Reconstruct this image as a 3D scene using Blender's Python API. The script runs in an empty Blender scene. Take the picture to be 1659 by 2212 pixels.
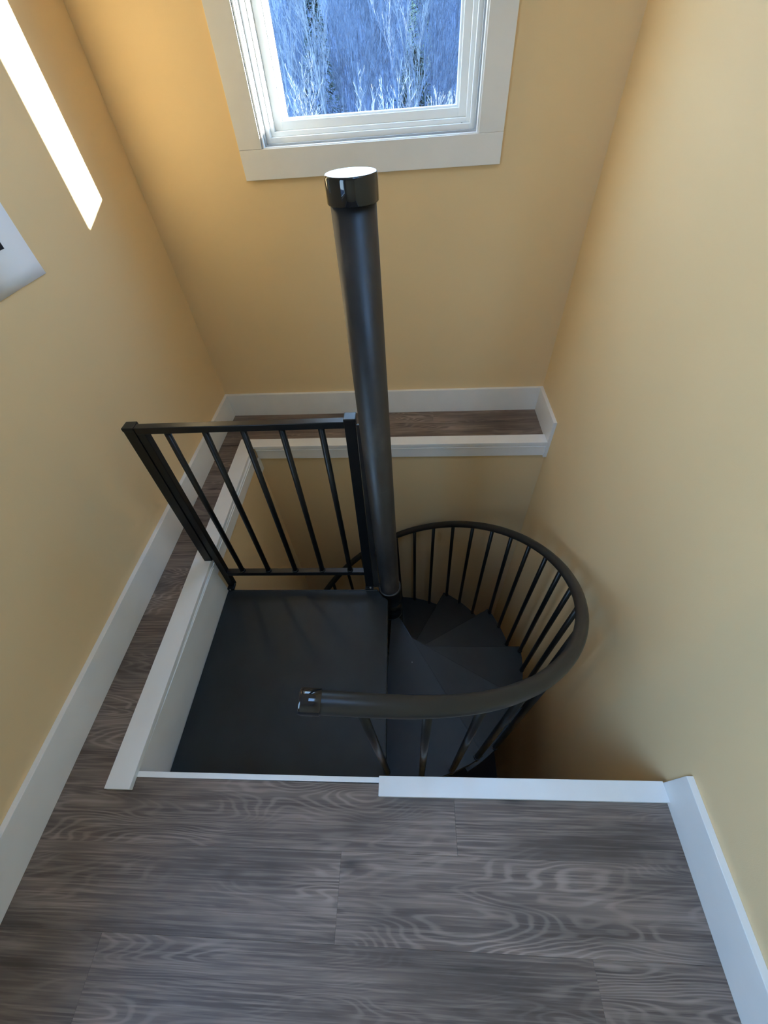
import bpy, math, random
from mathutils import Vector, Matrix

S = bpy.context.scene
COL = S.collection
R = math.radians

# ------------------------------------------------------------------ camera
F_PX = 859.3424
YAW, PITCH, ROLL = 0.0998, -0.8555, -0.0909
CAM = Vector((0.0992, -0.9440, 1.4256))
cp, sp = math.cos(PITCH), math.sin(PITCH)
fwd = Vector((-math.sin(YAW) * cp, math.cos(YAW) * cp, sp))
r0 = Vector((math.cos(YAW), math.sin(YAW), 0))
u0 = r0.cross(fwd)
right = math.cos(ROLL) * r0 + math.sin(ROLL) * u0
up = -math.sin(ROLL) * r0 + math.cos(ROLL) * u0
cd = bpy.data.cameras.new('camera')
cd.sensor_fit = 'HORIZONTAL'
cd.sensor_width = 36.0
cd.lens = F_PX / 1659 * 36.0
cd.clip_start = 0.02
cd.clip_end = 500
co = bpy.data.objects.new('camera', cd)
COL.objects.link(co)
m = Matrix((right, up, -fwd)).transposed().to_4x4()
m.translation = CAM
co.matrix_world = m
S.camera = co

# ------------------------------------------------------------------ sky, sun, exposure
SKY = 11.8
SUN = 76.0
W = bpy.data.worlds.new('sky')
S.world = W
W.use_nodes = True
nt = W.node_tree
nt.nodes.clear()
wo = nt.nodes.new('ShaderNodeOutputWorld')
bg = nt.nodes.new('ShaderNodeBackground')
tc = nt.nodes.new('ShaderNodeTexCoord')
sx = nt.nodes.new('ShaderNodeSeparateXYZ')
cr = nt.nodes.new('ShaderNodeValToRGB')
cr.color_ramp.elements[0].position = 0.0
cr.color_ramp.elements[0].color = (0.57, 0.78, 1.0, 1)
cr.color_ramp.elements[1].position = 1.0
cr.color_ramp.elements[1].color = (0.29, 0.53, 1.0, 1)
e = cr.color_ramp.elements.new(0.35)
e.color = (0.43, 0.68, 1.0, 1)
nt.links.new(tc.outputs['Generated'], sx.inputs[0])
nt.links.new(sx.outputs['Z'], cr.inputs[0])
nt.links.new(cr.outputs[0], bg.inputs['Color'])
bg.inputs['Strength'].default_value = SKY
nt.links.new(bg.outputs[0], wo.inputs['Surface'])

sl = bpy.data.lights.new('sun', 'SUN')
sl.energy = SUN
sl.color = (1.0, 0.95, 0.86)
sl.angle = R(0.6)
so = bpy.data.objects.new('sun', sl)
COL.objects.link(so)
so.location = (20, 10, 12)
so.rotation_euler = Vector((-1, -0.487, -0.183)).to_track_quat('-Z', 'Y').to_euler()

vs = S.view_settings
vs.view_transform = 'Standard'
vs.look = 'None'
vs.exposure = 0.0
vs.gamma = 1.0
vs.use_curve_mapping = False
S.cycles.use_denoising = True
S.cycles.max_bounces = 14
S.cycles.diffuse_bounces = 9
S.cycles.glossy_bounces = 4
S.cycles.transparent_max_bounces = 12
S.cycles.sample_clamp_indirect = 8.0
S.cycles.caustics_reflective = False


def portal(name, loc, look, sx_, sy_):
    l = bpy.data.lights.new(name, 'AREA')
    l.shape = 'RECTANGLE'
    l.size, l.size_y = sx_, sy_
    l.cycles.is_portal = True
    o = bpy.data.objects.new(name, l)
    COL.objects.link(o)
    o.location = loc
    o.rotation_euler = Vector(look).to_track_quat('-Z', 'Z').to_euler()


# ------------------------------------------------------------------ measured layout (metres)
HB, TB = 0.144, 0.0183          # baseboard height, thickness
TCAP = 0.019                    # cap board thickness
ZP = -0.194                     # landing platform
RISE = 0.24
XLF = lambda y: -0.9987 + 0.0015 * y
XRF = lambda y: 0.8396 + 0.0173 * y
YBF = lambda x: 1.1002 - 0.0179 * x
YFR = -2.4                      # wall behind the camera
ZC = 2.55                       # ceiling
ZLOW = ZP - 11 * RISE           # floor of the storey below
YW = lambda x: 0.7582 - 0.0179 * x      # inner edge of back cap
YF = lambda x: -0.7655 + 0.0072 * x     # inner edge of front cap
XW = lambda y: -0.7724 - 0.016 * y      # inner edge of left cap
FL_T = 0.22                     # floor build-up


# ------------------------------------------------------------------ materials
def mat(name, base, rough=0.5, spec=0.5, metal=0.0):
    mm = bpy.data.materials.new(name)
    mm.use_nodes = True
    b = mm.node_tree.nodes['Principled BSDF']
    b.inputs['Base Color'].default_value = (*base, 1)
    b.inputs['Roughness'].default_value = rough
    b.inputs['Specular IOR Level'].default_value = spec
    b.inputs['Metallic'].default_value = metal
    return mm


def N(mm, t):
    return mm.node_tree.nodes.new(t)


def L(mm, a, b):
    mm.node_tree.links.new(a, b)


def ramp(mm, fac, stops):
    n = N(mm, 'ShaderNodeValToRGB')
    while len(n.color_ramp.elements) < len(stops):
        n.color_ramp.elements.new(0.5)
    for el, (p, c) in zip(n.color_ramp.elements, stops):
        el.position = p
        el.color = (*c, 1) if len(c) == 3 else c
    L(mm, fac, n.inputs[0])
    return n.outputs[0]


def noise(mm, vec, scale, detail=3, rough=0.5, dist=0.0):
    n = N(mm, 'ShaderNodeTexNoise')
    n.inputs['Scale'].default_value = scale
    n.inputs['Detail'].default_value = detail
    n.inputs['Roughness'].default_value = rough
    n.inputs['Distortion'].default_value = dist
    if vec is not None:
        L(mm, vec, n.inputs['Vector'])
    return n


def vmath(mm, op, a, b):
    n = N(mm, 'ShaderNodeVectorMath')
    n.operation = op
    for i, v in enumerate((a, b)):
        if hasattr(v, 'is_linked') or hasattr(v, 'links'):
            L(mm, v, n.inputs[i])
        else:
            n.inputs[i].default_value = v
    return n.outputs[0]


def smath(mm, op, a, b=None):
    n = N(mm, 'ShaderNodeMath')
    n.operation = op
    for i, v in enumerate((a, b)):
        if v is None:
            continue
        if isinstance(v, (int, float)):
            n.inputs[i].default_value = v
        else:
            L(mm, v, n.inputs[i])
    return n.outputs[0]


def mixc(mm, fac, a, b, kind='MIX'):
    n = N(mm, 'ShaderNodeMix')
    n.data_type = 'RGBA'
    n.blend_type = kind
    for sock, v in ((n.inputs[0], fac), (n.inputs[6], a), (n.inputs[7], b)):
        if isinstance(v, (int, float)):
            sock.default_value = v
        elif isinstance(v, tuple):
            sock.default_value = (*v, 1)
        else:
            L(mm, v, sock)
    return n.outputs[2]


def bump(mm, h, strength, dist):
    n = N(mm, 'ShaderNodeBump')
    n.inputs['Strength'].default_value = strength
    n.inputs['Distance'].default_value = dist
    L(mm, h, n.inputs['Height'])
    L(mm, n.outputs[0], mm.node_tree.nodes['Principled BSDF'].inputs['Normal'])


def bsdf(mm):
    return mm.node_tree.nodes['Principled BSDF']


def tex(mm, which='Object'):
    return N(mm, 'ShaderNodeTexCoord').outputs[which]


# wall paint: warm yellow eggshell with a fine roller stipple
M_WALL = mat('wall_paint', (0.75, 0.57, 0.33), 0.62, 0.3)
t = tex(M_WALL)
n1 = noise(M_WALL, t, 1.6, 2)
L(M_WALL, ramp(M_WALL, n1.outputs[0], [(0.3, (0.735, 0.557, 0.32)), (0.7, (0.765, 0.583, 0.34))]), bsdf(M_WALL).inputs['Base Color'])
n2 = noise(M_WALL, t, 420, 2)
bump(M_WALL, n2.outputs[0], 0.25, 0.0006)

M_TRIM = mat('trim_paint', (0.80, 0.80, 0.79), 0.38, 0.45)
t = tex(M_TRIM)
n1 = noise(M_TRIM, t, 9, 3)
L(M_TRIM, ramp(M_TRIM, n1.outputs[0], [(0.3, (0.78, 0.78, 0.77)), (0.7, (0.82, 0.82, 0.81))]), bsdf(M_TRIM).inputs['Base Color'])
n2 = noise(M_TRIM, t, 160, 2)
bump(M_TRIM, n2.outputs[0], 0.08, 0.0006)
M_CEIL = mat('ceiling_paint', (0.84, 0.84, 0.82), 0.8, 0.2)
M_VINYL = mat('window_vinyl', (0.82, 0.84, 0.84), 0.3, 0.5)
M_GASKET = mat('window_gasket', (0.32, 0.35, 0.38), 0.5, 0.4)


def plank_material():
    mm = mat('vinyl_plank', (0.13, 0.12, 0.12), 0.5, 0.28)
    oi = N(mm, 'ShaderNodeObjectInfo')
    obj = tex(mm)
    rv = N(mm, 'ShaderNodeCombineXYZ')
    L(mm, smath(mm, 'MULTIPLY', oi.outputs['Random'], 37.0), rv.inputs[0])
    L(mm, smath(mm, 'MULTIPLY', oi.outputs['Random'], 91.0), rv.inputs[1])
    L(mm, smath(mm, 'MULTIPLY', oi.outputs['Random'], 53.0), rv.inputs[2])
    v = vmath(mm, 'ADD', obj, rv.outputs[0])
    sep = N(mm, 'ShaderNodeSeparateXYZ')
    L(mm, v, sep.inputs[0])
    # growth-ring field: contour lines of a stretched noise plus a tilt across the board
    vs_ = vmath(mm, 'MULTIPLY', v, (1.5, 8.0, 1.0))
    f1 = noise(mm, vs_, 1.0, 2.0, 0.42, 0.35)
    tilt = smath(mm, 'MULTIPLY', sep.outputs[1], 42.0)
    fld = smath(mm, 'ADD', smath(mm, 'MULTIPLY', f1.outputs[0], 190.0), smath(mm, 'MULTIPLY', tilt, 7.0))
    wob = noise(mm, vmath(mm, 'MULTIPLY', v, (20, 160, 1)), 1.0, 2)
    fld = smath(mm, 'ADD', fld, smath(mm, 'MULTIPLY', wob.outputs[0], 1.6))
    ring = smath(mm, 'MULTIPLY_ADD', smath(mm, 'SINE', fld), 0.5)
    mm.node_tree.nodes[-1].inputs[2].default_value = 0.5
    ringc = ramp(mm, ring, [(0.0, (0, 0, 0)), (0.55, (0.12, 0.12, 0.12)), (0.86, (0.75, 0.75, 0.75)), (1.0, (1, 1, 1))])
    # where the rings show strongly
    msk = noise(mm, vmath(mm, 'MULTIPLY', v, (2.2, 9.0, 1.0)), 1.0, 2)
    mskc = ramp(mm, msk.outputs[0], [(0.42, (0.05, 0.05, 0.05)), (0.68, (1, 1, 1))])
    # fine streaks along the board
    st = noise(mm, vmath(mm, 'MULTIPLY', v, (5.0, 210.0, 1.0)), 1.0, 3, 0.6)
    st2 = noise(mm, vmath(mm, 'MULTIPLY', v, (2.0, 34.0, 1.0)), 1.0, 3, 0.55)
    big = noise(mm, vmath(mm, 'MULTIPLY', v, (2.6, 10.0, 1.0)), 1.0, 3, 0.5)
    base = ramp(mm, st2.outputs[0], [(0.28, (0.081, 0.060, 0.049)), (0.52, (0.148, 0.112, 0.094)), (0.78, (0.237, 0.184, 0.152))])
    base = mixc(mm, ramp(mm, st.outputs[0], [(0.46, (0, 0, 0)), (0.68, (0.9, 0.9, 0.9))]), base, (0.267, 0.209, 0.174))
    base = mixc(mm, smath(mm, 'MULTIPLY', mixc(mm, 1.0, ringc, mskc, 'MULTIPLY'), 0.7), base, (0.364, 0.290, 0.246))
    base = mixc(mm, ramp(mm, big.outputs[0], [(0.30, (0.6, 0.6, 0.6)), (0.52, (0, 0, 0))]), base, (0.058, 0.046, 0.040))
    # knots
    vo = N(mm, 'ShaderNodeTexVoronoi')
    vo.inputs['Scale'].default_value = 1.0
    L(mm, vmath(mm, 'MULTIPLY', v, (3.0, 8.0, 1.0)), vo.inputs['Vector'])
    kn = ramp(mm, vo.outputs['Distance'], [(0.02, (0.85, 0.85, 0.85)), (0.10, (0.35, 0.35, 0.35)), (0.17, (0, 0, 0))])
    base = mixc(mm, kn, base, (0.044, 0.034, 0.029))
    tone = smath(mm, 'MULTIPLY_ADD', oi.outputs['Random'], 0.22)
    mm.node_tree.nodes[-1].inputs[2].default_value = 0.89
    tn = N(mm, 'ShaderNodeCombineXYZ')
    for i in range(3):
        L(mm, tone, tn.inputs[i])
    base = mixc(mm, 1.0, base, tn.outputs[0], 'MULTIPLY')
    L(mm, base, bsdf(mm).inputs['Base Color'])
    bump(mm, st.outputs[0], 0.18, 0.0006)
    return mm


M_PLANK = plank_material()
M_SUB = mat('subfloor_wood', (0.06, 0.05, 0.045), 0.8, 0.2)


def black_paint(name, base, rough, mottle):
    mm = mat(name, base, rough, 0.36)
    t_ = tex(mm)
    n_ = noise(mm, t_, 7, 4, 0.6)
    c2 = tuple(min(1, x * mottle) for x in base)
    L(mm, ramp(mm, n_.outputs[0], [(0.35, base), (0.72, c2)]), bsdf(mm).inputs['Base Color'])
    L(mm, ramp(mm, n_.outputs[0], [(0.3, (rough - 0.02,) * 3), (0.7, (rough + 0.04,) * 3)]), bsdf(mm).inputs['Roughness'])
    return mm


M_BLACK = black_paint('black_powder_coat', (0.0035, 0.0040, 0.0050), 0.34, 1.3)
M_TREAD = black_paint('black_tread_paint', (0.011, 0.014, 0.016), 0.42, 1.45)
M_RAIL = black_paint('black_vinyl_handrail', (0.018, 0.017, 0.016), 0.36, 1.25)
M_GLOSS = mat('black_gloss_plastic', (0.006, 0.007, 0.010), 0.05, 0.6)
M_STEEL = mat('mottled_dark_steel', (0.03, 0.03, 0.032), 0.4, 0.5)
t = tex(M_STEEL)
n1 = noise(M_STEEL, vmath(M_STEEL, 'MULTIPLY', t, (9, 9, 4.5)), 1.0, 5, 0.62)
L(M_STEEL, ramp(M_STEEL, n1.outputs[0], [(0.36, (0.009, 0.009, 0.011)), (0.56, (0.020, 0.019, 0.019)), (0.74, (0.050, 0.044, 0.038))]), bsdf(M_STEEL).inputs['Base Color'])
L(M_STEEL, ramp(M_STEEL, n1.outputs[0], [(0.3, (0.34,) * 3), (0.7, (0.50,) * 3)]), bsdf(M_STEEL).inputs['Roughness'])
M_BRIGHT = mat('bare_steel_edge', (0.45, 0.45, 0.46), 0.3, 0.5, 1.0)

M_PAPER = mat('printer_paper', (0.82, 0.85, 0.90), 0.85, 0.2)
M_INK = mat('black_ink', (0.02, 0.02, 0.025), 0.8, 0.2)
M_SPECK = mat('white_crumb', (0.9, 0.9, 0.88), 0.6, 0.3)


def glass():
    mm = bpy.data.materials.new('window_glass')
    mm.use_nodes = True
    ns = mm.node_tree.nodes
    ns.clear()
    o = ns.new('ShaderNodeOutputMaterial')
    mx = ns.new('ShaderNodeMixShader')
    tr = ns.new('ShaderNodeBsdfTransparent')
    tr.inputs[0].default_value = (0.93, 0.96, 0.97, 1)
    gl = ns.new('ShaderNodeBsdfGlossy')
    gl.inputs['Roughness'].default_value = 0.02
    fr = ns.new('ShaderNodeFresnel')
    ge = ns.new('ShaderNodeNewGeometry')     # same surface reflection from either side of the thin pane
    io = ns.new('ShaderNodeMapRange')
    io.inputs['To Min'].default_value = 1.5
    io.inputs['To Max'].default_value = 1 / 1.5
    mm.node_tree.links.new(ge.outputs['Backfacing'], io.inputs['Value'])
    mm.node_tree.links.new(io.outputs[0], fr.inputs[0])
    ln = mm.node_tree.links
    ln.new(fr.outputs[0], mx.inputs[0])
    ln.new(tr.outputs[0], mx.inputs[1])
    ln.new(gl.outputs[0], mx.inputs[2])
    ln.new(mx.outputs[0], o.inputs[0])
    return mm


M_GLASS = glass()


def bark(name, a, b):
    mm = mat(name, a, 0.8, 0.2)
    t_ = tex(mm)
    n_ = noise(mm, t_, 2.5, 3)
    L(mm, ramp(mm, n_.outputs[0], [(0.35, a), (0.65, b)]), bsdf(mm).inputs['Base Color'])
    return mm


M_BARK = bark('shade_tinted_bark', (0.050, 0.070, 0.112), (0.100, 0.132, 0.190))  # blue of the shaded slope is mixed into the bark colour
M_BIRCH = bark('pale_bark', (0.10, 0.12, 0.15), (0.20, 0.22, 0.25))
M_BRUSH = bark('shade_tinted_brush', (0.018, 0.032, 0.066), (0.050, 0.074, 0.130))  # stems carry the same blue shade tint in their colour
M_HILL = bark('shade_tinted_leaf_litter', (0.024, 0.040, 0.078), (0.050, 0.072, 0.118))  # ground colour takes in the blue of the shade too
M_FIR = bark('evergreen_needles', (0.012, 0.026, 0.028), (0.024, 0.046, 0.046))
M_PALE = bark('pale_evergreen_needles', (0.10, 0.13, 0.09), (0.20, 0.24, 0.16))


# ------------------------------------------------------------------ mesh helpers
class MB:
    def __init__(self):
        self.v, self.f, self.s = [], [], []

    def quad(self, *ids, smooth=False):
        self.f.append(tuple(ids))
        self.s.append(smooth)

    def prism(self, poly, z0, z1):
        """plan polygon (counter-clockwise) extruded in z"""
        n, k = len(poly), len(self.v)
        self.v += [(x, y, z0) for x, y in poly] + [(x, y, z1) for x, y in poly]
        self.quad(*[k + i for i in reversed(range(n))])
        self.quad(*[k + n + i for i in range(n)])
        for i in range(n):
            j = (i + 1) % n
            self.quad(k + i, k + j, k + n + j, k + n + i)
        return self

    def box(self, x0, x1, y0, y1, z0, z1):
        return self.prism([(x0, y0), (x1, y0), (x1, y1), (x0, y1)], z0, z1)

    def hexa(self, b, t_):
        """bottom 4 points and top 4 points, both counter-clockwise from above"""
        k = len(self.v)
        self.v += [tuple(p) for p in b] + [tuple(p) for p in t_]
        self.quad(k + 3, k + 2, k + 1, k)
        self.quad(k + 4, k + 5, k + 6, k + 7)
        for i in range(4):
            j = (i + 1) % 4
            self.quad(k + i, k + j, k + 4 + j, k + 4 + i)
        return self

    def tube(self, pts, rad, seg=10, cap=True, smooth=True):
        pts = [Vector(p) for p in pts]
        n = len(pts)
        rads = rad if isinstance(rad, (list, tuple)) else [rad] * n
        k = len(self.v)
        t0 = (pts[1] - pts[0]).normalized()
        a = Vector((0, 0, 1)) if abs(t0.z) < 0.9 else Vector((1, 0, 0))
        u = t0.cross(a).normalized()
        for i, p in enumerate(pts):
            d = (pts[min(i + 1, n - 1)] - pts[max(i - 1, 0)]).normalized()
            u = (u - d * u.dot(d)).normalized()
            w = d.cross(u)
            for s_ in range(seg):
                an = 2 * math.pi * s_ / seg
                self.v.append(tuple(p + (u * math.cos(an) + w * math.sin(an)) * rads[i]))
        for i in range(n - 1):
            for s_ in range(seg):
                s2 = (s_ + 1) % seg
                self.quad(k + i * seg + s_, k + i * seg + s2, k + (i + 1) * seg + s2, k + (i + 1) * seg + s_, smooth=smooth)
        if cap:
            self.quad(*[k + s_ for s_ in reversed(range(seg))])
            self.quad(*[k + (n - 1) * seg + s_ for s_ in range(seg)])
        return self

    def lathe(self, prof, seg=40, c=(0, 0), sharp=()):
        """profile [(r, z), ...] from bottom to top, closed by discs where r is 0"""
        k = len(self.v)
        n = len(prof)
        for r_, z in prof:
            for s_ in range(seg):
                an = 2 * math.pi * s_ / seg
                self.v.append((c[0] + r_ * math.cos(an), c[1] + r_ * math.sin(an), z))
        for i in range(n - 1):
            for s_ in range(seg):
                s2 = (s_ + 1) % seg
                self.quad(k + i * seg + s_, k + i * seg + s2, k + (i + 1) * seg + s2, k + (i + 1) * seg + s_, smooth=i not in sharp)
        self.quad(*[k + s_ for s_ in reversed(range(seg))])
        self.quad(*[k + (n - 1) * seg + s_ for s_ in range(seg)])
        return self

    def build(self, name, material, parent=None, bevel=0.0, origin=None, seg=2):
        o_ = Vector(origin) if origin is not None else Vector((0, 0, 0))
        me = bpy.data.meshes.new(name)
        me.from_pydata([tuple(Vector(p) - o_) for p in self.v], [], self.f)
        me.polygons.foreach_set('use_smooth', self.s)
        me.materials.append(material)
        me.update()
        ob = bpy.data.objects.new(name, me)
        COL.objects.link(ob)
        if parent is not None:
            ob.parent = parent
            ob.location = o_ - world(parent)
        else:
            ob.location = o_
        if bevel:
            bm_ = ob.modifiers.new('edge', 'BEVEL')
            bm_.width = bevel
            bm_.segments = seg
            bm_.limit_method = 'ANGLE'
            bm_.angle_limit = R(40)
        return ob


def world(o):
    p = Vector(o.location)
    while o.parent is not None:
        o = o.parent
        p = p + Vector(o.location)
    return p


def tag(o, label=None, cat=None, group=None, kind=None):
    if label:
        o['label'] = label
    if cat:
        o['category'] = cat
    if group:
        o['group'] = group
    if kind:
        o['kind'] = kind
    return o


def empty(name, loc, label, cat, group=None, kind=None):
    o = bpy.data.objects.new(name, None)
    COL.objects.link(o)
    o.location = loc
    o.empty_display_size = 0.1
    return tag(o, label, cat, group, kind)


# ------------------------------------------------------------------ room shell
WT = 0.21
# back wall with the window opening
WX0, WX1, WZ0, WZ1 = -0.444, 0.372, 1.207, 2.30
b = MB()


def back_piece(x0, x1, z0, z1):
    b.prism([(x0, YBF(x0)), (x1, YBF(x1)), (x1, YBF(x1) + WT), (x0, YBF(x0) + WT)], z0, z1)


XLO, XHI = -0.9987 - 0.2, 0.8396 + 0.25
back_piece(XLO, XHI, -0.30, WZ0)
back_piece(XLO, XHI, WZ1, ZC + 0.1)
back_piece(XLO, WX0, WZ0, WZ1)
back_piece(WX1, XHI, WZ0, WZ1)
tag(b.build('wall_back', M_WALL), 'warm yellow end wall holding the window above the stairwell', 'wall', kind='structure')

# left wall with an added, unseen window that lets in cool sky light
LY0, LY1, LZ0, LZ1 = -2.15, -1.05, 0.70, 2.25


def left_piece(mb, y0, y1, z0, z1, off=0.0, th=0.2):
    mb.prism([(XLF(y0) - th, y0), (XLF(y0) + off, y0), (XLF(y1) + off, y1), (XLF(y1) - th, y1)], z0, z1)


b = MB()
left_piece(b, YFR, LY0, -0.30, ZC + 0.1)
left_piece(b, LY1, YBF(-1) + 0.02, -0.30, ZC + 0.1)
left_piece(b, LY0, LY1, -0.30, LZ0)
left_piece(b, LY0, LY1, LZ1, ZC + 0.1)
tag(b.build('wall_left', M_WALL), 'yellow side wall with the bright sun strip and a paper notice', 'wall', kind='structure')

def right_piece(mb, y0, y1, z0, z1):
    mb.prism([(XRF(y0), y0), (XRF(y0) + 0.2, y0), (XRF(y1) + 0.2, y1), (XRF(y1), y1)], z0, z1)


b = MB()
right_piece(b, YFR, 1.2, ZLOW - 0.1, ZC + 0.1)
tag(b.build('wall_right', M_WALL), 'plain yellow side wall running down into the stairwell beside the handrail', 'wall', kind='structure')

# plain wall behind the camera
b = MB()
b.box(XLO, XHI, YFR - 0.2, YFR, -0.30, ZC + 0.1)
tag(b.build('wall_front', M_WALL), 'plain yellow wall behind the viewer', 'wall', kind='structure')

b = MB()
KX0, KX1, KY0, KY1 = 0.20, 0.80, -1.10, -0.30      # opening for an unseen skylight, added to cool the room light
b.box(XLO, KX0, YFR - 0.2, 1.4, ZC, ZC + 0.1)
b.box(KX1, XHI, YFR - 0.2, 1.4, ZC, ZC + 0.1)
b.box(KX0, KX1, YFR - 0.2, KY0, ZC, ZC + 0.1)
b.box(KX0, KX1, KY1, 1.4, ZC, ZC + 0.1)
tag(b.build('ceiling', M_CEIL), 'flat white ceiling above the landing', 'ceiling', kind='structure')

# floor build-up around the opening, then the planks
WELL_L, WELL_B, WELL_F = -0.785, 0.795, -0.783
b = MB()
ZS = -0.006
b.prism([(XLF(YFR), YFR), (XRF(YFR), YFR), (XRF(WELL_F), WELL_F), (XLF(WELL_F), WELL_F)], -FL_T, ZS)
b.prism([(XLF(WELL_F), WELL_F), (WELL_L, WELL_F), (WELL_L, WELL_B), (XLF(WELL_B), WELL_B)], -FL_T, ZS)
b.prism([(XLF(WELL_B), WELL_B), (XRF(WELL_B), WELL_B), (XRF(1.1), YBF(0.86)), (XLF(1.1), YBF(-1))], -FL_T, ZS)
floor = tag(b.build('floor', M_SUB), 'grey brown wood look plank floor around the stair opening', 'floor', kind='structure')

random.seed(4)


def plank(x0, x1, y0, y1):
    g = 0.0001
    x0, x1, y0, y1 = x0 + g, x1 - g, y0 + g, y1 - g
    if x1 - x0 < 0.01 or y1 - y0 < 0.008:
        return
    c_ = 0.0003
    mb = MB()
    mb.hexa([(x0, y0, ZS), (x1, y0, ZS), (x1, y1, ZS), (x0, y1, ZS)],
            [(x0, y0, -c_), (x1, y0, -c_), (x1, y1, -c_), (x0, y1, -c_)])
    k = len(mb.v)
    mb.f.pop(1)
    mb.s.pop(1)
    mb.v += [(x0 + c_, y0 + c_, 0), (x1 - c_, y0 + c_, 0), (x1 - c_, y1 - c_, 0), (x0 + c_, y1 - c_, 0)]
    mb.quad(k, k + 1, k + 2, k + 3)
    for i in range(4):
        j = (i + 1) % 4
        mb.quad(4 + i, 4 + j, k + j, k + i)
    mb.build('plank', M_PLANK, floor, origin=((x0 + x1) / 2, (y0 + y1) / 2, 0))


ROW = 0.1745
PL = 1.215
joints = {0: 0.213, 1: -0.103, 2: -0.702, 3: 0.35, 4: -0.25, 5: 0.11, 6: -0.55}
yr = -0.766
k = 0
while yr > YFR:                         # rows in front of the stair opening
    ya, yb = max(yr - ROW, YFR), yr
    yc = (ya + yb) / 2
    if k == 0:
        yb = WELL_F - 0.001
    jx = joints.get(k, random.uniform(-0.8, 0.6))
    xs = sorted([XLF(yc) + 0.002, XRF(yc) - 0.002] + [jx + PL * q for q in (-2, -1, 0, 1, 2) if XLF(yc) + 0.01 < jx + PL * q < XRF(yc) - 0.01])
    for xa, xb in zip(xs, xs[1:]):
        if k == 0 and xa < WELL_L:       # the first board is notched round the stair opening
            mb = MB()
            mb.prism([(xa, ya + .0002), (xb - .0002, ya + .0002), (xb - .0002, yb), (WELL_L, yb), (WELL_L, -0.7662), (xa, -0.7662)], ZS, 0.0)
            mb.build('plank', M_PLANK, floor, 0.0004, origin=((xa + xb) / 2, (ya + yb) / 2, 0), seg=1)
            continue
        plank(xa, xb, ya, yb)
    yr -= ROW
    k += 1
yr = -0.766
while yr < 1.10:                         # short ends on the left ledge, long rows on the back ledge
    ya, yb = yr, yr + ROW
    if ya < WELL_F:
        ya = WELL_F
    ytop = min(yb, 1.104)
    if ya < WELL_B + 0.012:
        plank(XLF(ya) + 0.002, WELL_L - 0.002, ya, min(ytop, WELL_B + 0.012))
    if ytop > WELL_B + 0.012:
        y2 = max(ya, WELL_B + 0.012)
        jx = 0.245 if ya > 0.9 else -0.62
        for xa, xb in ((XLF(ya) + 0.002, jx), (jx, XRF(ya) - 0.002)):
            plank(xa, xb, y2, ytop)
    yr += ROW

# stairwell walls below the floor
b = MB()
b.prism([(WELL_L - 0.1, WELL_F), (WELL_L, WELL_F), (WELL_L, WELL_B), (WELL_L - 0.1, WELL_B)], ZLOW, -FL_T)
b.prism([(WELL_L - 0.03, WELL_F), (WELL_L + 0.0004, WELL_F), (WELL_L + 0.0004, WELL_B), (WELL_L - 0.03, WELL_B)], -FL_T, -0.012)
tag(b.build('wall_stairwell_left', M_WALL), 'yellow stairwell wall below the left ledge', 'wall', kind='structure')
b = MB()
WBL, WBR = YW(-0.885) + 0.0225, YW(0.853) + 0.0225
b.prism([(WELL_L - 0.1, WBL), (XRF(.77), WBR), (XRF(.77), WELL_B + 0.1), (WELL_L - 0.1, WELL_B + 0.1)], ZLOW, -FL_T)
b.prism([(WELL_L - 0.1, WBL - 0.0005), (XRF(.77), WBR - 0.0005), (XRF(.77), WELL_B + 0.02), (WELL_L - 0.1, WELL_B + 0.02)], -FL_T, -0.012)
tag(b.build('wall_stairwell_back', M_WALL), 'yellow stairwell wall below the back ledge and its white fascia', 'wall', kind='structure')
b = MB()
b.box(WELL_L - 0.1, XRF(-.78), WELL_F - 0.1, WELL_F, ZLOW, -FL_T)
b.box(WELL_L, XRF(-.78), WELL_F - 0.02, WELL_F + 0.0004, -FL_T, -0.012)
tag(b.build('wall_stairwell_front', M_WALL), 'stairwell wall under the near floor edge', 'wall', kind='structure')
b = MB()
b.box(WELL_L - 0.1, XRF(0) + 0.1, WELL_F - 0.1, WELL_B + 0.1, ZLOW - 0.1, ZLOW)
tag(b.build('floor_lower', M_SUB), 'dark floor of the storey below the spiral stair', 'floor', kind='structure')

# ------------------------------------------------------------------ baseboards
b = MB()
left_piece(b, YFR, YBF(-1), 0.0, HB, TB, 0.0)
tag(b.build('baseboard_left', M_TRIM, bevel=0.0012), 'long white baseboard along the left wall', 'baseboard', kind='structure')
b = MB()
x0, x1 = XLF(1.1) + TB, XRF(1.1)
b.prism([(x0, YBF(x0) - TB), (x1, YBF(x1) - TB), (x1, YBF(x1)), (x0, YBF(x0))], 0.0, HB)
tag(b.build('baseboard_back', M_TRIM, bevel=0.0012), 'white baseboard under the window on the back ledge', 'baseboard', kind='structure')
YBE = YW(0.85)                         # where the back-right baseboard stops
b = MB()
b.prism([(XRF(YBE) - TB, YBE), (XRF(YBE), YBE), (XRF(1.07), YBF(0.86) - TB), (XRF(1.07) - TB, YBF(0.86) - TB)], 0.0, HB)
b.prism([(XRF(YBE) - TB, YBE), (XRF(YBE), YBE), (XRF(YBE), YBE + 0.012), (XRF(YBE) - TB, YBE + 0.012)], -0.085, 0.0)
tag(b.build('baseboard_right', M_TRIM, bevel=0.0012), 'short white baseboard ending at the back ledge on the right wall', 'baseboard', kind='structure')
b = MB()
b.prism([(XRF(YFR) - TB, YFR), (XRF(YFR), YFR), (XRF(-.763), -0.763), (XRF(-.763) - TB, -0.763)], 0.0, HB)
tag(b.build('baseboard_right', M_TRIM, bevel=0.0012), 'long white baseboard along the right wall beside the near floor', 'baseboard', kind='structure')

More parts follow.
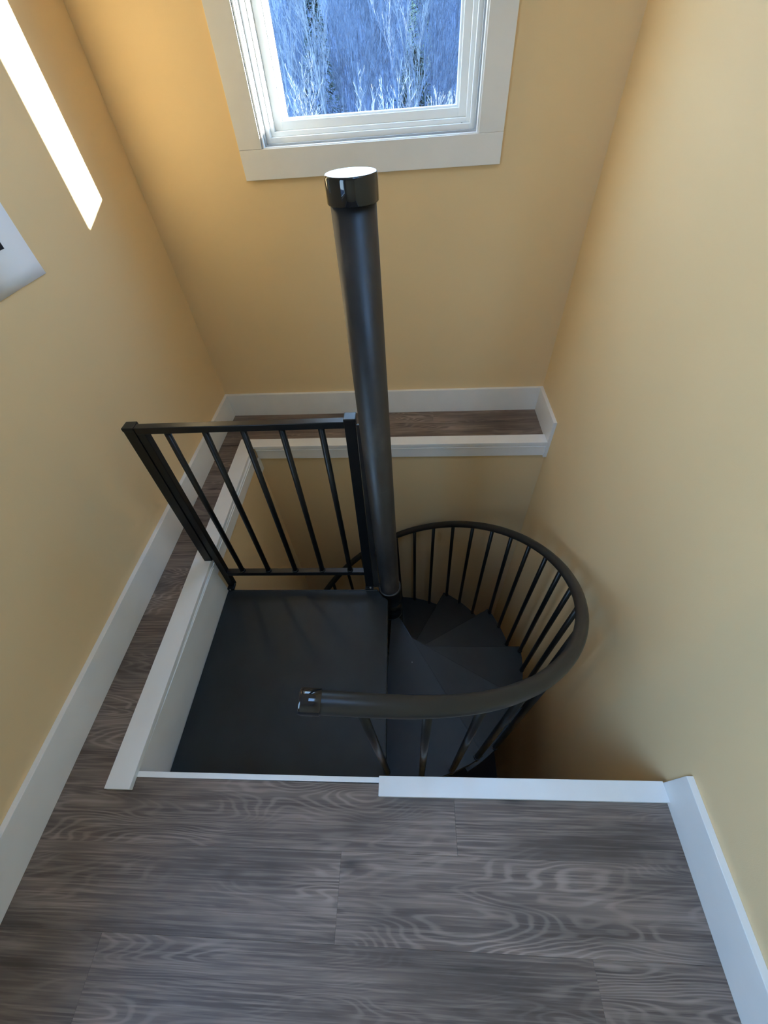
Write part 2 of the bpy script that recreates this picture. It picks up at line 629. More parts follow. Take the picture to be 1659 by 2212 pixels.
# ------------------------------------------------------------------ stairwell edge trim
# left cap board
b = MB()
ya, yb = -0.8184, YW(-0.78)
b.prism([(XW(ya) - 0.0804, ya), (XW(ya), ya), (XW(yb), yb), (XW(yb) - 0.0804, yb + 0.0696)], 0.0, TCAP)
tag(b.build('trim_1', M_TRIM, bevel=0.0016), 'white cap board along the left edge of the stair opening', 'trim', kind='structure')
# back cap board
b = MB()
xa, xb = XW(yb), XRF(.76) - TB
b.prism([(xa, YW(xa)), (xb, YW(xb)), (xb, YW(xb) + 0.0696), (xa - 0.0804, YW(xa) + 0.0696)], 0.0, TCAP)
tag(b.build('trim_2', M_TRIM, bevel=0.0016), 'white cap board along the back edge of the stair opening', 'trim', kind='structure')
# front cap board
b = MB()
xa, xb = -0.0051, XRF(-.8) - TB
b.prism([(xa, YF(xa) - 0.0503), (xb, YF(xb) - 0.0503), (xb, YF(xb)), (xa, YF(xa))], 0.0, TCAP)
tag(b.build('trim_3', M_TRIM, bevel=0.0016), 'white cap board on the near edge, right of the landing', 'trim', kind='structure')
# thin strip where the landing meets the floor
b = MB()
b.prism([(-0.762, -0.7845), (-0.0056, -0.7815), (-0.0056, -0.7675), (-0.762, -0.7690)], -0.19, 0.0015)
tag(b.build('trim_4', M_TRIM, bevel=0.0012), 'thin white nosing strip between the floor and the black landing', 'trim', kind='structure')
# left fascia: deep beside the landing, shallow behind the guard railing
b = MB()
b.prism([(WELL_L - 0.005, -0.768), (-0.7665, -0.768), (-0.7665, -0.012), (WELL_L - 0.005, -0.012)], -0.215, -0.001)
fa = tag(b.build('trim_5', M_TRIM, bevel=0.0012), 'deep white fascia board beside the black landing', 'trim', kind='structure')
b = MB()
b.prism([(-0.7668, -0.766), (-0.7635, -0.766), (-0.7635, -0.014), (-0.7668, -0.014)], -0.0105, -0.0055)
b.build('bead', M_TRIM, fa)
b = MB()
b.prism([(WELL_L - 0.005, -0.012), (-0.7745, -0.012), (XW(.745) + 0.010, 0.745), (WELL_L - 0.012, 0.745)], -0.076, -0.001)
fb = tag(b.build('trim_6', M_TRIM, bevel=0.0012), 'shallow white fascia under the left cap board behind the guard railing', 'trim', kind='structure')
b = MB()
b.prism([(-0.7748, -0.010), (-0.7712, -0.010), (XW(.745) + 0.0135, 0.745), (XW(.745) + 0.0098, 0.745)], -0.0165, -0.0115)
b.build('bead', M_TRIM, fb)
b = MB()
xa, xb = XW(.74) + 0.010, XRF(.745) - 0.0005
b.prism([(xa, YW(xa) + 0.006), (xb, YW(xb) + 0.006), (xb, YW(xb) + 0.024), (xa, YW(xa) + 0.024)], -0.076, -0.001)
fc = tag(b.build('trim_7', M_TRIM, bevel=0.0012), 'white fascia under the back cap board facing the stairwell', 'trim', kind='structure')
b = MB()
b.prism([(xa, YW(xa) + 0.0025), (xb - 0.02, YW(xb) + 0.0025), (xb - 0.02, YW(xb) + 0.0062), (xa, YW(xa) + 0.0062)], -0.0165, -0.0115)
b.build('bead', M_TRIM, fc)
b = MB()
b.prism([(-0.783, 0.752), (-0.772, 0.752), (-0.772, 0.794), (-0.783, 0.794)], -0.165, -0.074)
tag(b.build('trim_8', M_TRIM, bevel=0.001), 'small white trim end dropping down the back left stairwell corner', 'trim', kind='structure')

# ------------------------------------------------------------------ window in the back wall
win = empty('window_1', (0, 1.10, WZ0), 'white framed window over the stairwell looking onto bare trees', 'window', kind='structure')


def bprism(mb, x0, x1, d0, d1, z0, z1):
    """box following the back wall: d is the distance behind its face (negative: into the room)"""
    mb.prism([(x0, YBF(x0) + d0), (x1, YBF(x1) + d0), (x1, YBF(x1) + d1), (x0, YBF(x0) + d1)], z0, z1)
    return mb


ZT_ = WZ1
bprism(MB(), -0.537, 0.463, -0.018, 0.0, 1.119, 1.210).build('bottom_casing', M_TRIM, win, 0.0015)
bprism(MB(), -0.537, -0.446, -0.018, 0.0, 1.2104, ZT_ + 0.093).build('side_casing', M_TRIM, win, 0.0015)
bprism(MB(), 0.372, 0.463, -0.018, 0.0, 1.2104, ZT_ + 0.093).build('side_casing', M_TRIM, win, 0.0015)
bprism(MB(), -0.4456, 0.3716, -0.018, 0.0, ZT_, ZT_ + 0.093).build('top_casing', M_TRIM, win, 0.0015)
# jamb liner, then the stepped vinyl frame and sash
WXA, WXB = WX0, WX1


def ring(name, mtl, t_l, t_r, t_b, t_t, inset_l, inset_r, inset_b, inset_t, d0, d1, bev=0.0012):
    xa_, xb_ = WXA + inset_l, WXB - inset_r
    za_, zb_ = WZ0 + inset_b, WZ1 - inset_t
    mb = MB()
    bprism(mb, xa_, xa_ + t_l, d0, d1, za_, zb_)
    bprism(mb, xb_ - t_r, xb_, d0, d1, za_, zb_)
    bprism(mb, xa_ + t_l, xb_ - t_r, d0, d1, za_, za_ + t_b)
    bprism(mb, xa_ + t_l, xb_ - t_r, d0, d1, zb_ - t_t, zb_)
    return mb.build(name, mtl, win, bev)


ring('jamb_liner', M_TRIM, 0.006, 0.006, 0.006, 0.006, 0, 0, 0, 0, -0.012, 0.055)
ring('gasket', M_GASKET, 0.006, 0.006, 0.006, 0.006, 0.006, 0.006, 0.006, 0.006, 0.012, 0.030, 0)
ring('window_frame', M_VINYL, 0.022, 0.022, 0.022, 0.022, 0.006, 0.006, 0.006, 0.006, 0.030, 0.21)
ring('frame_stop', M_VINYL, 0.014, 0.014, 0.014, 0.014, 0.028, 0.028, 0.028, 0.028, 0.052, 0.21)
sash = ring('sash', M_VINYL, 0.030, 0.026, 0.026, 0.030, 0.042, 0.042, 0.042, 0.042, 0.078, 0.215)
ring('glazing_bead', M_VINYL, 0.010, 0.008, 0.008, 0.010, 0.072, 0.068, 0.066, 0.072, 0.095, 0.13)
bprism(MB(), WXA + 0.07, WXB - 0.066, 0.118, 0.122, WZ0 + 0.064, WZ1 - 0.07).build('pane', M_GLASS, win)
mb = MB()
mb.tube([(0.315, YBF(0.3) + 0.048, WZ0 + 0.0278), (0.315, YBF(0.3) + 0.048, WZ0 + 0.0300)], 0.0028, 8)
mb.build('screw_head', M_GASKET, win)


def plain_window(name, label, axis, a0, a1, z0, z1, wall, into):
    """added windows out of view: casing boards, frame, mullion, pane"""
    e_ = empty(name, ((a0 + a1) / 2, wall, z0) if axis == 'x' else (wall, (a0 + a1) / 2, z0), label, 'window', kind='structure')

    def bx(mb, p0, p1, d0, d1, q0, q1):
        d0, d1 = wall + into * d0, wall + into * d1
        d0, d1 = min(d0, d1), max(d0, d1)
        return mb.box(p0, p1, d0, d1, q0, q1) if axis == 'x' else mb.box(d0, d1, p0, p1, q0, q1)

    c_ = 0.09
    for nm, p0, p1, q0, q1 in (('bottom_casing', a0 - c_, a1 + c_, z0 - c_, z0), ('top_casing', a0 - c_, a1 + c_, z1, z1 + c_),
                               ('side_casing', a0 - c_, a0, z0, z1), ('side_casing', a1, a1 + c_, z0, z1)):
        bx(MB(), p0, p1, 0.001, 0.018, q0, q1).build(nm, M_TRIM, e_, 0.0015)
    fr = MB()
    for p0, p1, q0, q1 in ((a0, a0 + .05, z0, z1), (a1 - .05, a1, z0, z1), (a0 + .05, a1 - .05, z0, z0 + .05), (a0 + .05, a1 - .05, z1 - .05, z1)):
        bx(fr, p0, p1, -0.15, -0.05, q0, q1)
    fr.build('window_frame', M_VINYL, e_, 0.0012)
    bx(MB(), a0 + .045, a1 - .045, -0.102, -0.098, z0 + .045, z1 - .045).build('pane', M_GLASS, e_)


plain_window('added_window', 'added unseen white framed window in the left wall, letting in cool light', 'y', LY0, LY1, LZ0, LZ1, XLF(-2), 1)
sky_w = empty('added_skylight', ((KX0 + KX1) / 2, (KY0 + KY1) / 2, ZC), 'added unseen white skylight in the ceiling, bringing cool top light', 'skylight', kind='structure')
b = MB()
for x0, x1, y0, y1 in ((KX0 - .03, KX0, KY0 - .03, KY1 + .03), (KX1, KX1 + .03, KY0 - .03, KY1 + .03), (KX0, KX1, KY0 - .03, KY0), (KX0, KX1, KY1, KY1 + .03)):
    b.box(x0, x1, y0, y1, ZC + 0.1001, ZC + 0.30)
b.build('curb', M_TRIM, sky_w, 0.0015)
MB().box(KX0 - .02, KX1 + .02, KY0 - .02, KY1 + .02, ZC + 0.301, ZC + 0.306).build('pane', M_GLASS, sky_w)
portal('portal_sky', ((KX0 + KX1) / 2, (KY0 + KY1) / 2, ZC + 0.312), (0, 0, -1), KX1 - KX0, KY1 - KY0)
portal('portal_back', ((WX0 + WX1) / 2, 1.33, (WZ0 + WZ1) / 2), (0, -1, 0), 0.84, 1.12)
portal('portal_left', (XLF(-2) - 0.22, (LY0 + LY1) / 2, (LZ0 + LZ1) / 2), (1, 0, 0), LY1 - LY0, LZ1 - LZ0)

# ------------------------------------------------------------------ paper notice on the left wall
xp = XLF(0.26)
pap = MB()
nu = 8
for i in range(nu + 1):
    z = 1.048 + 0.279 * i / nu
    lift = 0.0012 + 0.003 * (abs(i / nu - 0.5) * 2) ** 3
    for y, l2 in ((0.148, 0.0), (0.256, -0.0004), (0.364, 0.0)):
        pap.v.append((xp + lift + l2, y, z))
for i in range(nu):
    for j in range(2):
        a_ = i * 3 + j
        pap.quad(a_, a_ + 1, a_ + 4, a_ + 3, smooth=True)
po = tag(pap.build('paper_notice', M_PAPER), 'white paper notice taped to the left wall, cut off by the photo edge', 'paper')
sm = po.modifiers.new('thick', 'SOLIDIFY')
sm.thickness = 0.0003
b = MB()
b.box(xp + 0.0021, xp + 0.0024, 0.235, 0.2785, 1.137, 1.152)
b.build('printed_mark', M_INK, po)

# ------------------------------------------------------------------ spiral staircase
ST = empty('spiral_staircase', (0, 0, ZLOW), 'black metal spiral staircase with centre column, square landing and curved handrail', 'staircase')
RC = 0.0445
b = MB()
b.lathe([(RC, ZLOW), (RC, 1.262)], 56)
colm = b.build('center_column', M_STEEL, ST, origin=(0, 0, ZLOW))
tag(colm, 'mottled dark steel pipe')
b = MB()
zt = 1.286
b.lathe([(0.0490, 1.2425), (0.0497, 1.2440), (0.0497, zt - 0.0045), (0.0490, zt - 0.0018), (0.0472, zt), (0.0020, zt), (0.0016, zt - 0.0012), (0.0004, zt - 0.0014)], 56, sharp=(4,))
tag(b.build('column_cap', M_GLOSS, colm), 'glossy black plastic end cap')

# landing platform: quarter square plate with bent-down edges
b = MB()
PX0, PX1, PY0, PY1 = -0.764, -0.004, -0.764, -0.023
plate = [(PX0, PY0), (0.0002, PY0), (-0.010, PY1 - 0.045), (-0.030, PY1 - 0.030), (-0.052, PY1), (PX0, PY1)]
b.prism(plate, ZP - 0.006, ZP)
pl = b.build('landing_platform', M_TREAD, ST, bevel=0.002, origin=(-0.4, -0.4, ZP))
b = MB()
b.box(PX0, -0.055, PY1 - 0.001, PY1 + 0.007, ZP - 0.05, ZP + 0.0015)
b.build('back_flange', M_TREAD, pl, 0.0025)
b = MB()
b.prism([(-0.0035, PY0), (0.0022, PY0), (-0.0075, PY1 - 0.048), (-0.0132, PY1 - 0.048)], ZP - 0.05, ZP + 0.0008)
b.build('side_flange', M_TREAD, pl, 0.0015)

# treads: thirty degrees each, turning from the landing's right side round under it
RT = 0.735


def pol(r_, deg, off=0.0):
    a_ = R(deg)
    return (r_ * math.cos(a_) + off * math.sin(a_), r_ * math.sin(a_) - off * math.cos(a_))


OFF = -0.010
for k in range(1, 11):
    a0, a1 = 270 + 30 * (k - 1), 270 + 30 * k
    z = ZP - RISE * k
    arc = [pol(RT, a0 - 3 + (a1 - a0 + 3) * i / 8) for i in range(9)]
    p_in1 = pol(0.046, a1, OFF)
    arc[-1] = pol(RT, a1, OFF)
    p_in0 = pol(0.046, a0 - 3, 0)
    b = MB()
    b.prism([p_in0] + arc + [p_in1], z - 0.005, z)
    td = b.build('tread', M_TREAD, ST, bevel=0.0012, origin=(*pol(0.4, (a0 + a1) / 2), z))
    # bent-down nosing, black to draw the dark leading edge, and lip round the outside
    b = MB()
    q0, q1 = pol(0.052, a1, OFF - 0.0045), pol(RT - 0.001, a1, OFF - 0.0045)
    q2, q3 = pol(RT - 0.001, a1, OFF + 0.0003), pol(0.052, a1, OFF + 0.0003)
    b.prism([q3, q2, q1, q0], z - 0.042, z - 0.0022)
    b.build('nosing', M_BLACK, td)
    b = MB()
    oa = [pol(RT, a0 - 3 + (a1 - a0 + 3) * i / 8) for i in range(9)]
    ia = [pol(RT - 0.005, a0 - 3 + (a1 - a0 + 3) * i / 8) for i in range(9)]
    b.prism(oa + ia[::-1], z - 0.042, z - 0.0052)
    b.build('outer_lip', M_TREAD, td)
    b = MB()
    b.lathe([(0.0450, z - 0.115), (0.0525, z - 0.115), (0.0530, z - 0.112), (0.0530, z - 0.002), (0.0520, z + 0.001), (0.0450, z + 0.001)], 40)
    b.build('hub', M_BLACK, td)
    b = MB()
    b.lathe([(0.0450, z + 0.001), (0.0496, z + 0.001), (0.0496, z + 0.121), (0.0450, z + 0.121)], 40)
    b.build('spacer', M_BLACK, td)
b = MB()
b.lathe([(0.0450, ZP - 0.115), (0.0525, ZP - 0.115), (0.0530, ZP - 0.112), (0.0530, ZP - 0.003), (0.0520, ZP - 0.0005), (0.0450, ZP - 0.0005)], 40)
hub = b.build('hub', M_BLACK, pl)
b = MB()
b.lathe([(0.0450, ZP - 0.0004), (0.0520, ZP - 0.0004), (0.0520, ZP + 0.001), (0.0450, ZP + 0.001)], 48)
tag(b.build('hub_rim', M_STEEL, pl), 'paler steel rim standing in for light caught at the column foot')  # lighter tone stands for the light the hub rim catches

# handrail: a helix that flattens out over the landing
RH, ZH0, SH = 0.739, 0.6784, 0.4627
RAIL_R = 0.0208


def hz(deg):
    return ZH0 - SH * R(deg - 270)


def hr(deg):
    if deg >= 292:
        return Vector((RH * math.cos(R(deg)), RH * math.sin(R(deg)), hz(deg)))
    z_tab = [(262, 0.6765), (266, 0.668), (270, 0.656), (274, 0.637), (278, 0.6135), (282.6, 0.586), (287, 0.546), (292, hz(292))]
    for (d0, z0_), (d1, z1_) in zip(z_tab, z_tab[1:]):
        if d0 <= deg <= d1:
            f_ = (deg - d0) / (d1 - d0)
            return Vector((RH * math.cos(R(deg)), RH * math.sin(R(deg)), z0_ + (z1_ - z0_) * f_))
    return Vector((RH * math.cos(R(262)), -0.74, 0.6765))


path = [(-0.0985, -0.7405, 0.6762), (-0.070, -0.7405, 0.6715), (-0.040, -0.7400, 0.6645)]
d = 269.0
while d <= 575:
    path.append(tuple(hr(d)))
    d += 3.0
pv = [Vector(p) for p in path]
for _ in range(3):                      # ease the joints of the start
    pv = [pv[0]] + [(pv[i - 1] + pv[i] * 2 + pv[i + 1]) / 4 if i < 14 else pv[i] for i in range(1, len(pv) - 1)] + [pv[-1]]
b = MB()
b.tube(pv, RAIL_R, 20)
hrail = b.build('handrail', M_RAIL, ST, origin=pv[0])
tag(hrail, 'soft sheen charcoal black tube')
d0 = (pv[1] - pv[0]).normalized()
b = MB()
p0 = pv[0]
b.tube([p0 - d0 * 0.0055, p0 - d0 * 0.0042, p0 - d0 * 0.001, p0 + d0 * 0.032, p0 + d0 * 0.0335], [0.0205, 0.0222, 0.0232, 0.0232, 0.0224], 24)
cap = b.build('handrail_cap', M_GLOSS, hrail)
tag(cap, 'glossy black end cap')
b = MB()
b.tube([p0 - d0 * 0.0065, p0 - d0 * 0.0050], [0.0058, 0.0062], 14)
b.build('cap_dimple', M_RAIL, hrail)

# balusters, one every ten degrees
RB = 0.727
for i in range(0, 30):
    deg = 270 + 10 * i
    k = max(0, math.ceil((deg - 270) / 30 - 1e-6))
    if k > 10:
        break
    top = hr(deg)
    zt_ = top.z - RAIL_R + 0.004
    zb_ = ZP - RISE * k - 0.042
    c0 = Vector((RB * math.cos(R(deg)), RB * math.sin(R(deg)), 0))
    if i == 0:
        c0 = Vector((0.006, -0.722, 0))
    if k > 0 and deg == 270 + 30 * k:
        a_ = R(deg - 1.2)
        c0 = Vector((RB * math.cos(a_), RB * math.sin(a_), 0))
    rad = 0.0106
    b = MB()
    b.tube([(c0.x, c0.y, zb_), ((c0.x + top.x) / 2, (c0.y + top.y) / 2, (zb_ + zt_) / 2), (top.x, top.y, zt_)], rad, 14)
    ba = b.build('baluster', M_BLACK, ST, origin=(c0.x, c0.y, zb_))
    tx, ty = -math.sin(R(deg)), math.cos(R(deg))
    nx, ny = math.cos(R(deg)), math.sin(R(deg))
    sl_ = -SH / RH if deg > 290 else -0.35
    b = MB()

    def tp(s_, n_, z_):
        return (top.x + tx * s_ + nx * n_, top.y + ty * s_ + ny * n_, zt_ - 0.004 + sl_ * s_ + z_)

    b.hexa([tp(-.012, -.0075, -.004), tp(.026, -.0075, -.004), tp(.026, .0075, -.004), tp(-.012, .0075, -.004)][::-1],
           [tp(-.012, -.0075, .004), tp(.026, -.0075, .004), tp(.026, .0075, .004), tp(-.012, .0075, .004)][::-1])
    b.build('rail_bracket', M_BLACK, ba)
    b = MB()
    zf = ZP - RISE * k if k else ZP
    if i:
        f0 = 0.42
        b.tube([(c0.x, c0.y, zf - 0.0005), (c0.x, c0.y, zf + 0.012)], 0.0128, 14)
        b.build('foot_ferrule', M_BLACK, ba)

# ------------------------------------------------------------------ guard railing on the landing
GR = empty('guard_railing', (-0.42, 0.01, ZP), 'straight black guard railing with five bars at the back of the landing', 'railing')


def gy(z):
    return (z - ZP) / 0.93 * 0.035 - 0.004


def gpost(mb, x0t, x1t, x0b, x1b, zb, zt__, dy, yo=0.0):
    yb__, yt__ = gy(zb) + yo, gy(zt__) + yo
    mb.hexa([(x0b, yb__, zb), (x1b, yb__, zb), (x1b, yb__ + dy, zb), (x0b, yb__ + dy, zb)],
            [(x0t, yt__, zt__), (x1t, yt__, zt__), (x1t, yt__ + dy, zt__), (x0t, yt__ + dy, zt__)])
    return mb


ZGT = 0.713
po_l = gpost(MB(), -0.790, -0.755, -0.801, -0.766, TCAP, ZGT - 0.012, 0.035).build('post', M_BLACK, GR, 0.0015)
tag(po_l, 'left post notched over the white cap board')
gpost(MB(), -0.7915, -0.7535, -0.7915, -0.7535, ZGT - 0.014, ZGT, 0.038, -0.0015).build('post_cap', M_BLACK, po_l, 0.0025)
gpost(MB(), -0.7545, -0.7275, -0.765, -0.737, ZP, 0.690, 0.026, 0.003).build('stile', M_BLACK, GR, 0.0015)
po_r = gpost(MB(), -0.0945, -0.0595, -0.1115, -0.0755, ZP, ZGT - 0.004, 0.035).build('post', M_BLACK, GR, 0.0015)
tag(po_r, 'right post standing against the centre column')
gpost(MB(), -0.0960, -0.0580, -0.0960, -0.0580, ZGT - 0.006, ZGT + 0.008, 0.038, -0.0015).build('post_cap', M_BLACK, po_r, 0.0025)
b = MB()
gpost(b, -0.7535, -0.0945, -0.7535, -0.0945, 0.687, 0.7105, 0.0255, 0.001)
b.build('top_rail', M_BLACK, GR, 0.002)
b = MB()
gpost(b, -0.737, -0.107, -0.737, -0.107, -0.0985, -0.0755, 0.0255, 0.001)
b.build('bottom_rail', M_BLACK, GR, 0.002)
for xt, xb_ in ((-0.661, -0.664), (-0.538, -0.543), (-0.4155, -0.420), (-0.2935, -0.297), (-0.1695, -0.1715)):
    b = MB()
    b.tube([(xb_, gy(-0.075) + 0.0137, -0.076), (xt, gy(0.688) + 0.0137, 0.688)], 0.0103, 14)
    bar = b.build('guard_bar', M_BLACK, GR, origin=(xb_, gy(-0.075) + 0.0137, -0.076))
    b = MB()
    b.tube([(xb_, gy(-0.075) + 0.0137, -0.0757), (xb_, gy(-0.075) + 0.0137, -0.0715), (xb_, gy(-0.075) + 0.0137, -0.0675)], [0.0138, 0.0134, 0.0108], 14)
    b.build('weld_collar', M_BLACK, bar)
b = MB()
b.hexa([(-0.0735, -0.004, ZP), (-0.0475, -0.004, ZP), (-0.0475, 0.002, ZP), (-0.0735, 0.002, ZP)],
       [(-0.0575, 0.029, 0.700), (-0.0468, 0.029, 0.700), (-0.0468, 0.035, 0.700), (-0.0575, 0.035, 0.700)])
b.build('joining_bar', M_STEEL, GR)
b = MB()
b.box(-0.113, -0.074, -0.018, 0.012, ZP + 0.0002, ZP + 0.008)
fp = b.build('foot_bracket', M_BLACK, GR, 0.0015)
b = MB()
b.lathe([(0.0055, ZP + 0.008), (0.0055, ZP + 0.0115), (0.0035, ZP + 0.0128)], 12, (-0.088, -0.011))
b.build('bolt', M_BRIGHT, fp)
b = MB()
b.box(-0.7655, -0.735, -0.0195, 0.012, ZP + 0.0002, ZP + 0.014)
fp2 = b.build('foot_bracket', M_BLACK, GR, 0.0015)
b = MB()
b.tube([(-0.752, -0.0195, ZP + 0.008), (-0.752, -0.0225, ZP + 0.008)], 0.004, 10)
b.build('bolt', M_BRIGHT, fp2)

# crumb on the first tread
b = MB()
b.lathe([(0.0008, 0), (0.0016, 0.0005), (0.0015, 0.0012), (0.0006, 0.0017)], 10)
cr_ = b.build('white_crumb', M_SPECK, None)
cr_.location = (0.098, -0.262, ZP - RISE + 0.0002)
tag(cr_, 'tiny white crumb lying on the first tread beside the landing', 'crumb')

# ------------------------------------------------------------------ hillside and winter trees outside
HR = random.Random(11)


def sstep(v, a_, b_):
    q = min(1.0, max(0.0, (v - a_) / (b_ - a_)))
    return q * q * (3 - 2 * q)


def ground(x, y):
    # unseen knoll added on the right to keep the low sun off the slope
    shade_knoll = 17.0 * sstep(x, 10, 22) * (1 - sstep(x, 26, 38)) * sstep(y - 0.487 * x, 33, 40)
    if y < 20:
        return -7.2 + shade_knoll
    return -7.2 + shade_knoll + 0.15 * (y - 20) + 0.35 * math.sin(x * 0.11 + y * 0.07) + 0.2 * math.sin(x * 0.31 - y * 0.13)


b = MB()
nx_, ny_ = 81, 91
for j in range(ny_):
    for i in range(nx_):
        x, y = -80 + 160 * i / (nx_ - 1), -50 + 230 * j / (ny_ - 1)
        b.v.append((x, y, ground(x, y)))
for j in range(ny_ - 1):
    for i in range(nx_ - 1):
        a_ = j * nx_ + i
        b.quad(a_, a_ + 1, a_ + nx_ + 1, a_ + nx_, smooth=True)
tag(b.build('hillside', M_HILL), 'bluish leaf littered hillside rising beyond the window', 'hillside', kind='structure')


def tree_mesh(name, seed, h, rad, spread, mtl, trunks=1, twig=0.016):
    rr = random.Random(seed)
    mb = MB()

    def limb(p, d_, ln, r_, lev):
        n_ = 3 if lev < 2 else 2
        pts, rs = [p], [r_]
        q = p
        for i in range(n_):
            d_ = (d_ + Vector((rr.uniform(-1, 1), rr.uniform(-1, 1), rr.uniform(-0.2, 0.7))) * (0.10 + 0.05 * lev)).normalized()
            q = q + d_ * (ln / n_)
            pts.append(q)
            rs.append(max(twig * 0.55, r_ * (1 - 0.75 * (i + 1) / n_)))
        mb.tube(pts, rs, 4 if lev < 2 else 3, cap=False)
        if lev >= 3:
            return
        nb = (10, 6, 5)[lev]
        for i in range(nb):
            f_ = (0.25 if lev == 0 else 0.2) + (0.75 if lev == 0 else 0.8) * (i + rr.random()) / nb
            ii = min(int(f_ * n_), n_ - 1)
            q = pts[ii].lerp(pts[ii + 1], f_ * n_ - ii)
            az = rr.uniform(0, 6.283)
            el = rr.uniform(0.35, 0.75) * spread
            side = Vector((math.cos(az), math.sin(az), 0))
            nd = (d_ * math.cos(el) + side * math.sin(el) + Vector((0, 0, 0.15))).normalized()
            limb(q, nd, ln * rr.uniform(0.32, 0.5) * (1.15 - 0.4 * f_), max(twig, rs[ii] * 0.5), lev + 1)

    for k_ in range(trunks):
        off = Vector((rr.uniform(-.25, .25), rr.uniform(-.25, .25), 0)) if trunks > 1 else Vector((0, 0, 0))
        lean = Vector((rr.uniform(-.22, .22), rr.uniform(-.22, .22), 1)) if trunks > 1 else Vector((rr.uniform(-.06, .06), rr.uniform(-.06, .06), 1))
        limb(off, lean.normalized(), h * rr.uniform(0.85, 1.0), rad, 0)
    me = bpy.data.meshes.new(name)
    me.from_pydata(mb.v, [], mb.f)
    me.materials.append(mtl)
    me.update()
    return me


def put(name, me, x, y, s_, rz, label, cat, group=None, dz=-0.15):
    o = bpy.data.objects.new(name, me)
    COL.objects.link(o)
    o.location = (x, y, ground(x, y) + dz)
    o.scale = (s_, s_, s_)
    o.rotation_euler = (0, 0, rz)
    return tag(o, label, cat, group)


GREYS = [tree_mesh('bare_tree', 20 + i, 8.5, 0.10, 0.9, M_BARK, 1, 0.013) for i in range(4)]
THINS = [tree_mesh('bare_sapling', 40 + i, 6.0, 0.055, 0.7, M_BARK, 2, 0.012) for i in range(3)]
BIRCH = [tree_mesh('pale_tree', 60 + i, 8.5, 0.085, 0.75, M_BIRCH, 2, 0.014) for i in range(2)]
BUSH = [tree_mesh('pale_shrub', 80 + i, 3.2, 0.035, 0.8, M_BIRCH, 5, 0.008) for i in range(2)]

for i in range(150):
    y = 36 + 68 * (i + HR.random()) / 150
    xm = -0.095 * (y + 0.94) + 0.1
    hw = 0.150 * y * 1.25
    x = xm + HR.uniform(-1.0, 1.75) * hw
    if i % 3 == 2:
        put('bare_sapling', THINS[i % 3], x, y, HR.uniform(0.8, 1.25), HR.uniform(0, 6.28), 'slender bare grey sapling on the hillside beyond the window', 'tree', 'bare saplings on the hillside')
    else:
        put('bare_tree', GREYS[i % 4], x, y, HR.uniform(0.55, 0.95), HR.uniform(0, 6.28), 'bare grey winter tree on the hillside beyond the window', 'tree', 'bare trees on the hillside')
put('pale_tree', BIRCH[0], -5.2, 40, 0.98, 0.4, 'pale barked bare tree with fanned twigs, left of the column top in the window', 'tree')
put('pale_tree', BIRCH[1], -9.0, 43, 0.95, 2.0, 'pale bare tree at the left edge of the window view', 'tree')
put('pale_tree', BIRCH[1], 1.1, 38, 0.85, 4.0, 'pale bare tree right of centre in the window view', 'tree')
put('pale_shrub', BUSH[0], -0.9, 24.0, 1.70, 0.3, 'bright pale twiggy shrub at the bottom centre of the window', 'shrub', dz=0.0)
put('pale_shrub', BUSH[1], 2.3, 25.0, 1.55, 1.3, 'pale twiggy shrub at the bottom right corner of the window', 'shrub', dz=0.0)
put('pale_shrub', BUSH[1], -4.6, 24.5, 1.80, 2.6, 'pale twiggy shrub at the bottom left corner of the window', 'shrub', dz=0.0)


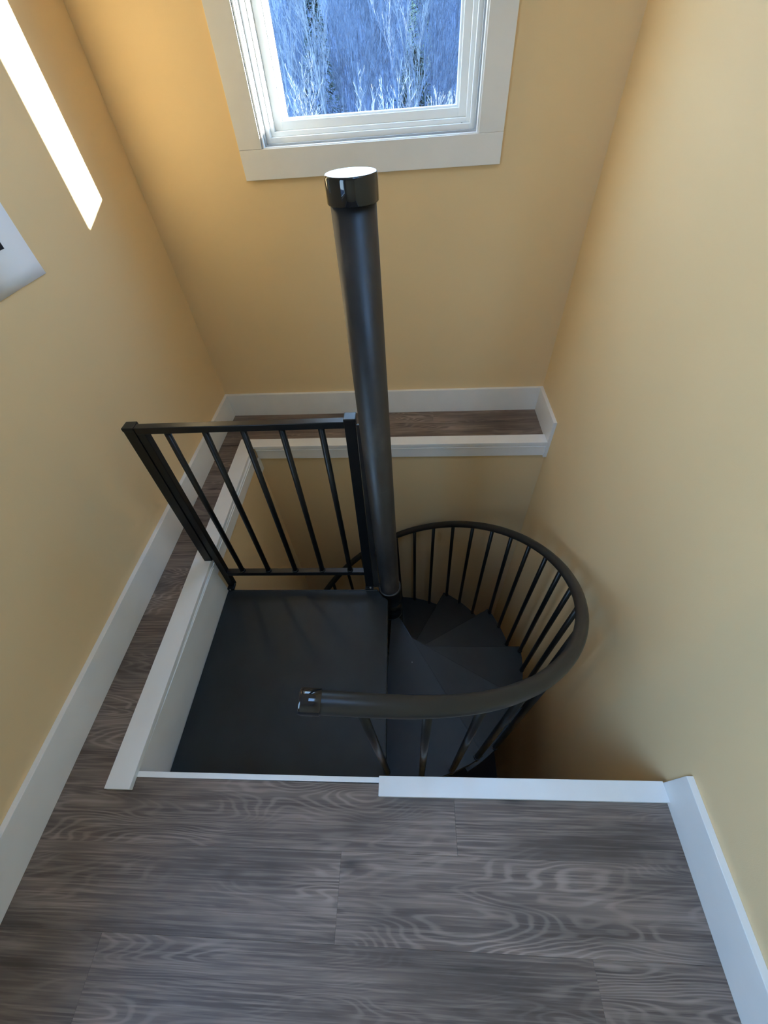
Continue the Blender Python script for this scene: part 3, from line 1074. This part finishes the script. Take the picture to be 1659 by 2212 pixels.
def conifer(name, seed, h, w, mtl, x, y, label):
    rr = random.Random(seed)
    g = ground(x, y) - 0.1
    root = MB()
    root.tube([(0, 0, 0), (0, 0, h)], [0.12, 0.02], 6)
    me = bpy.data.meshes.new('trunk')
    o = root.build(name, M_BARK)
    o.location = (x, y, g)
    tag(o, label, 'tree')
    nb = MB()
    for i in range(1100):
        f_ = rr.random() ** 0.8
        rr_ = w * (1 - f_) * (0.35 + 0.65 * rr.random() ** 0.5) + 0.08
        az = rr.uniform(0, 6.283)
        c_ = Vector((math.cos(az) * rr_, math.sin(az) * rr_, 0.4 + f_ * (h - 0.4) - rr_ * 0.25))
        out = Vector((math.cos(az), math.sin(az), rr.uniform(-0.6, 0.15))).normalized()
        side = Vector((-math.sin(az), math.cos(az), rr.uniform(-.4, .4))).normalized()
        ln, wd = rr.uniform(0.25, 0.55), rr.uniform(0.06, 0.14)
        k_ = len(nb.v)
        nb.v += [tuple(c_ - side * wd), tuple(c_ + side * wd), tuple(c_ + out * ln + side * wd * .3), tuple(c_ + out * ln - side * wd * .3), tuple(c_ + out * ln * .5 + Vector((0, 0, .06)))]
        nb.quad(k_, k_ + 1, k_ + 4)
        nb.quad(k_ + 1, k_ + 2, k_ + 4)
        nb.quad(k_ + 2, k_ + 3, k_ + 4)
        nb.quad(k_ + 3, k_, k_ + 4)
    f = nb.build('foliage', mtl, None)
    f.parent = o
    f['kind'] = 'stuff'
    return o


conifer('conifer', 1, 8.0, 2.0, M_FIR, -7.4, 52, 'dark blue green conifer at the upper left of the window view')
conifer('conifer', 2, 5.2, 2.0, M_FIR, 0.9, 44, 'low spreading dark conifer near the lower right of the window view')
conifer('conifer', 3, 8.5, 1.7, M_PALE, 1.9, 66, 'sunlit pale green conifer at the upper right of the window view')

# dense understorey stems nobody could count
b = MB()
for i in range(8000):
    y = 30 + 85 * HR.random() ** 0.9
    x = -0.095 * (y + 0.94) + 0.1 + HR.uniform(-1.2, 2.1) * 0.15 * y
    h = HR.uniform(0.5, 2.0)
    z = ground(x, y) - 0.1
    lx, ly = HR.uniform(-.35, .35) * h * .5, HR.uniform(-.35, .35) * h * .5
    b.tube([(x, y, z), (x + lx * .4, y + ly * .4, z + h * .55), (x + lx, y + ly, z + h)], [0.022, 0.016, 0.007], 3, cap=False, smooth=False)
tag(b.build('undergrowth', M_BRUSH), 'dense bluish tangle of bare stems covering the hillside', 'undergrowth', kind='stuff')
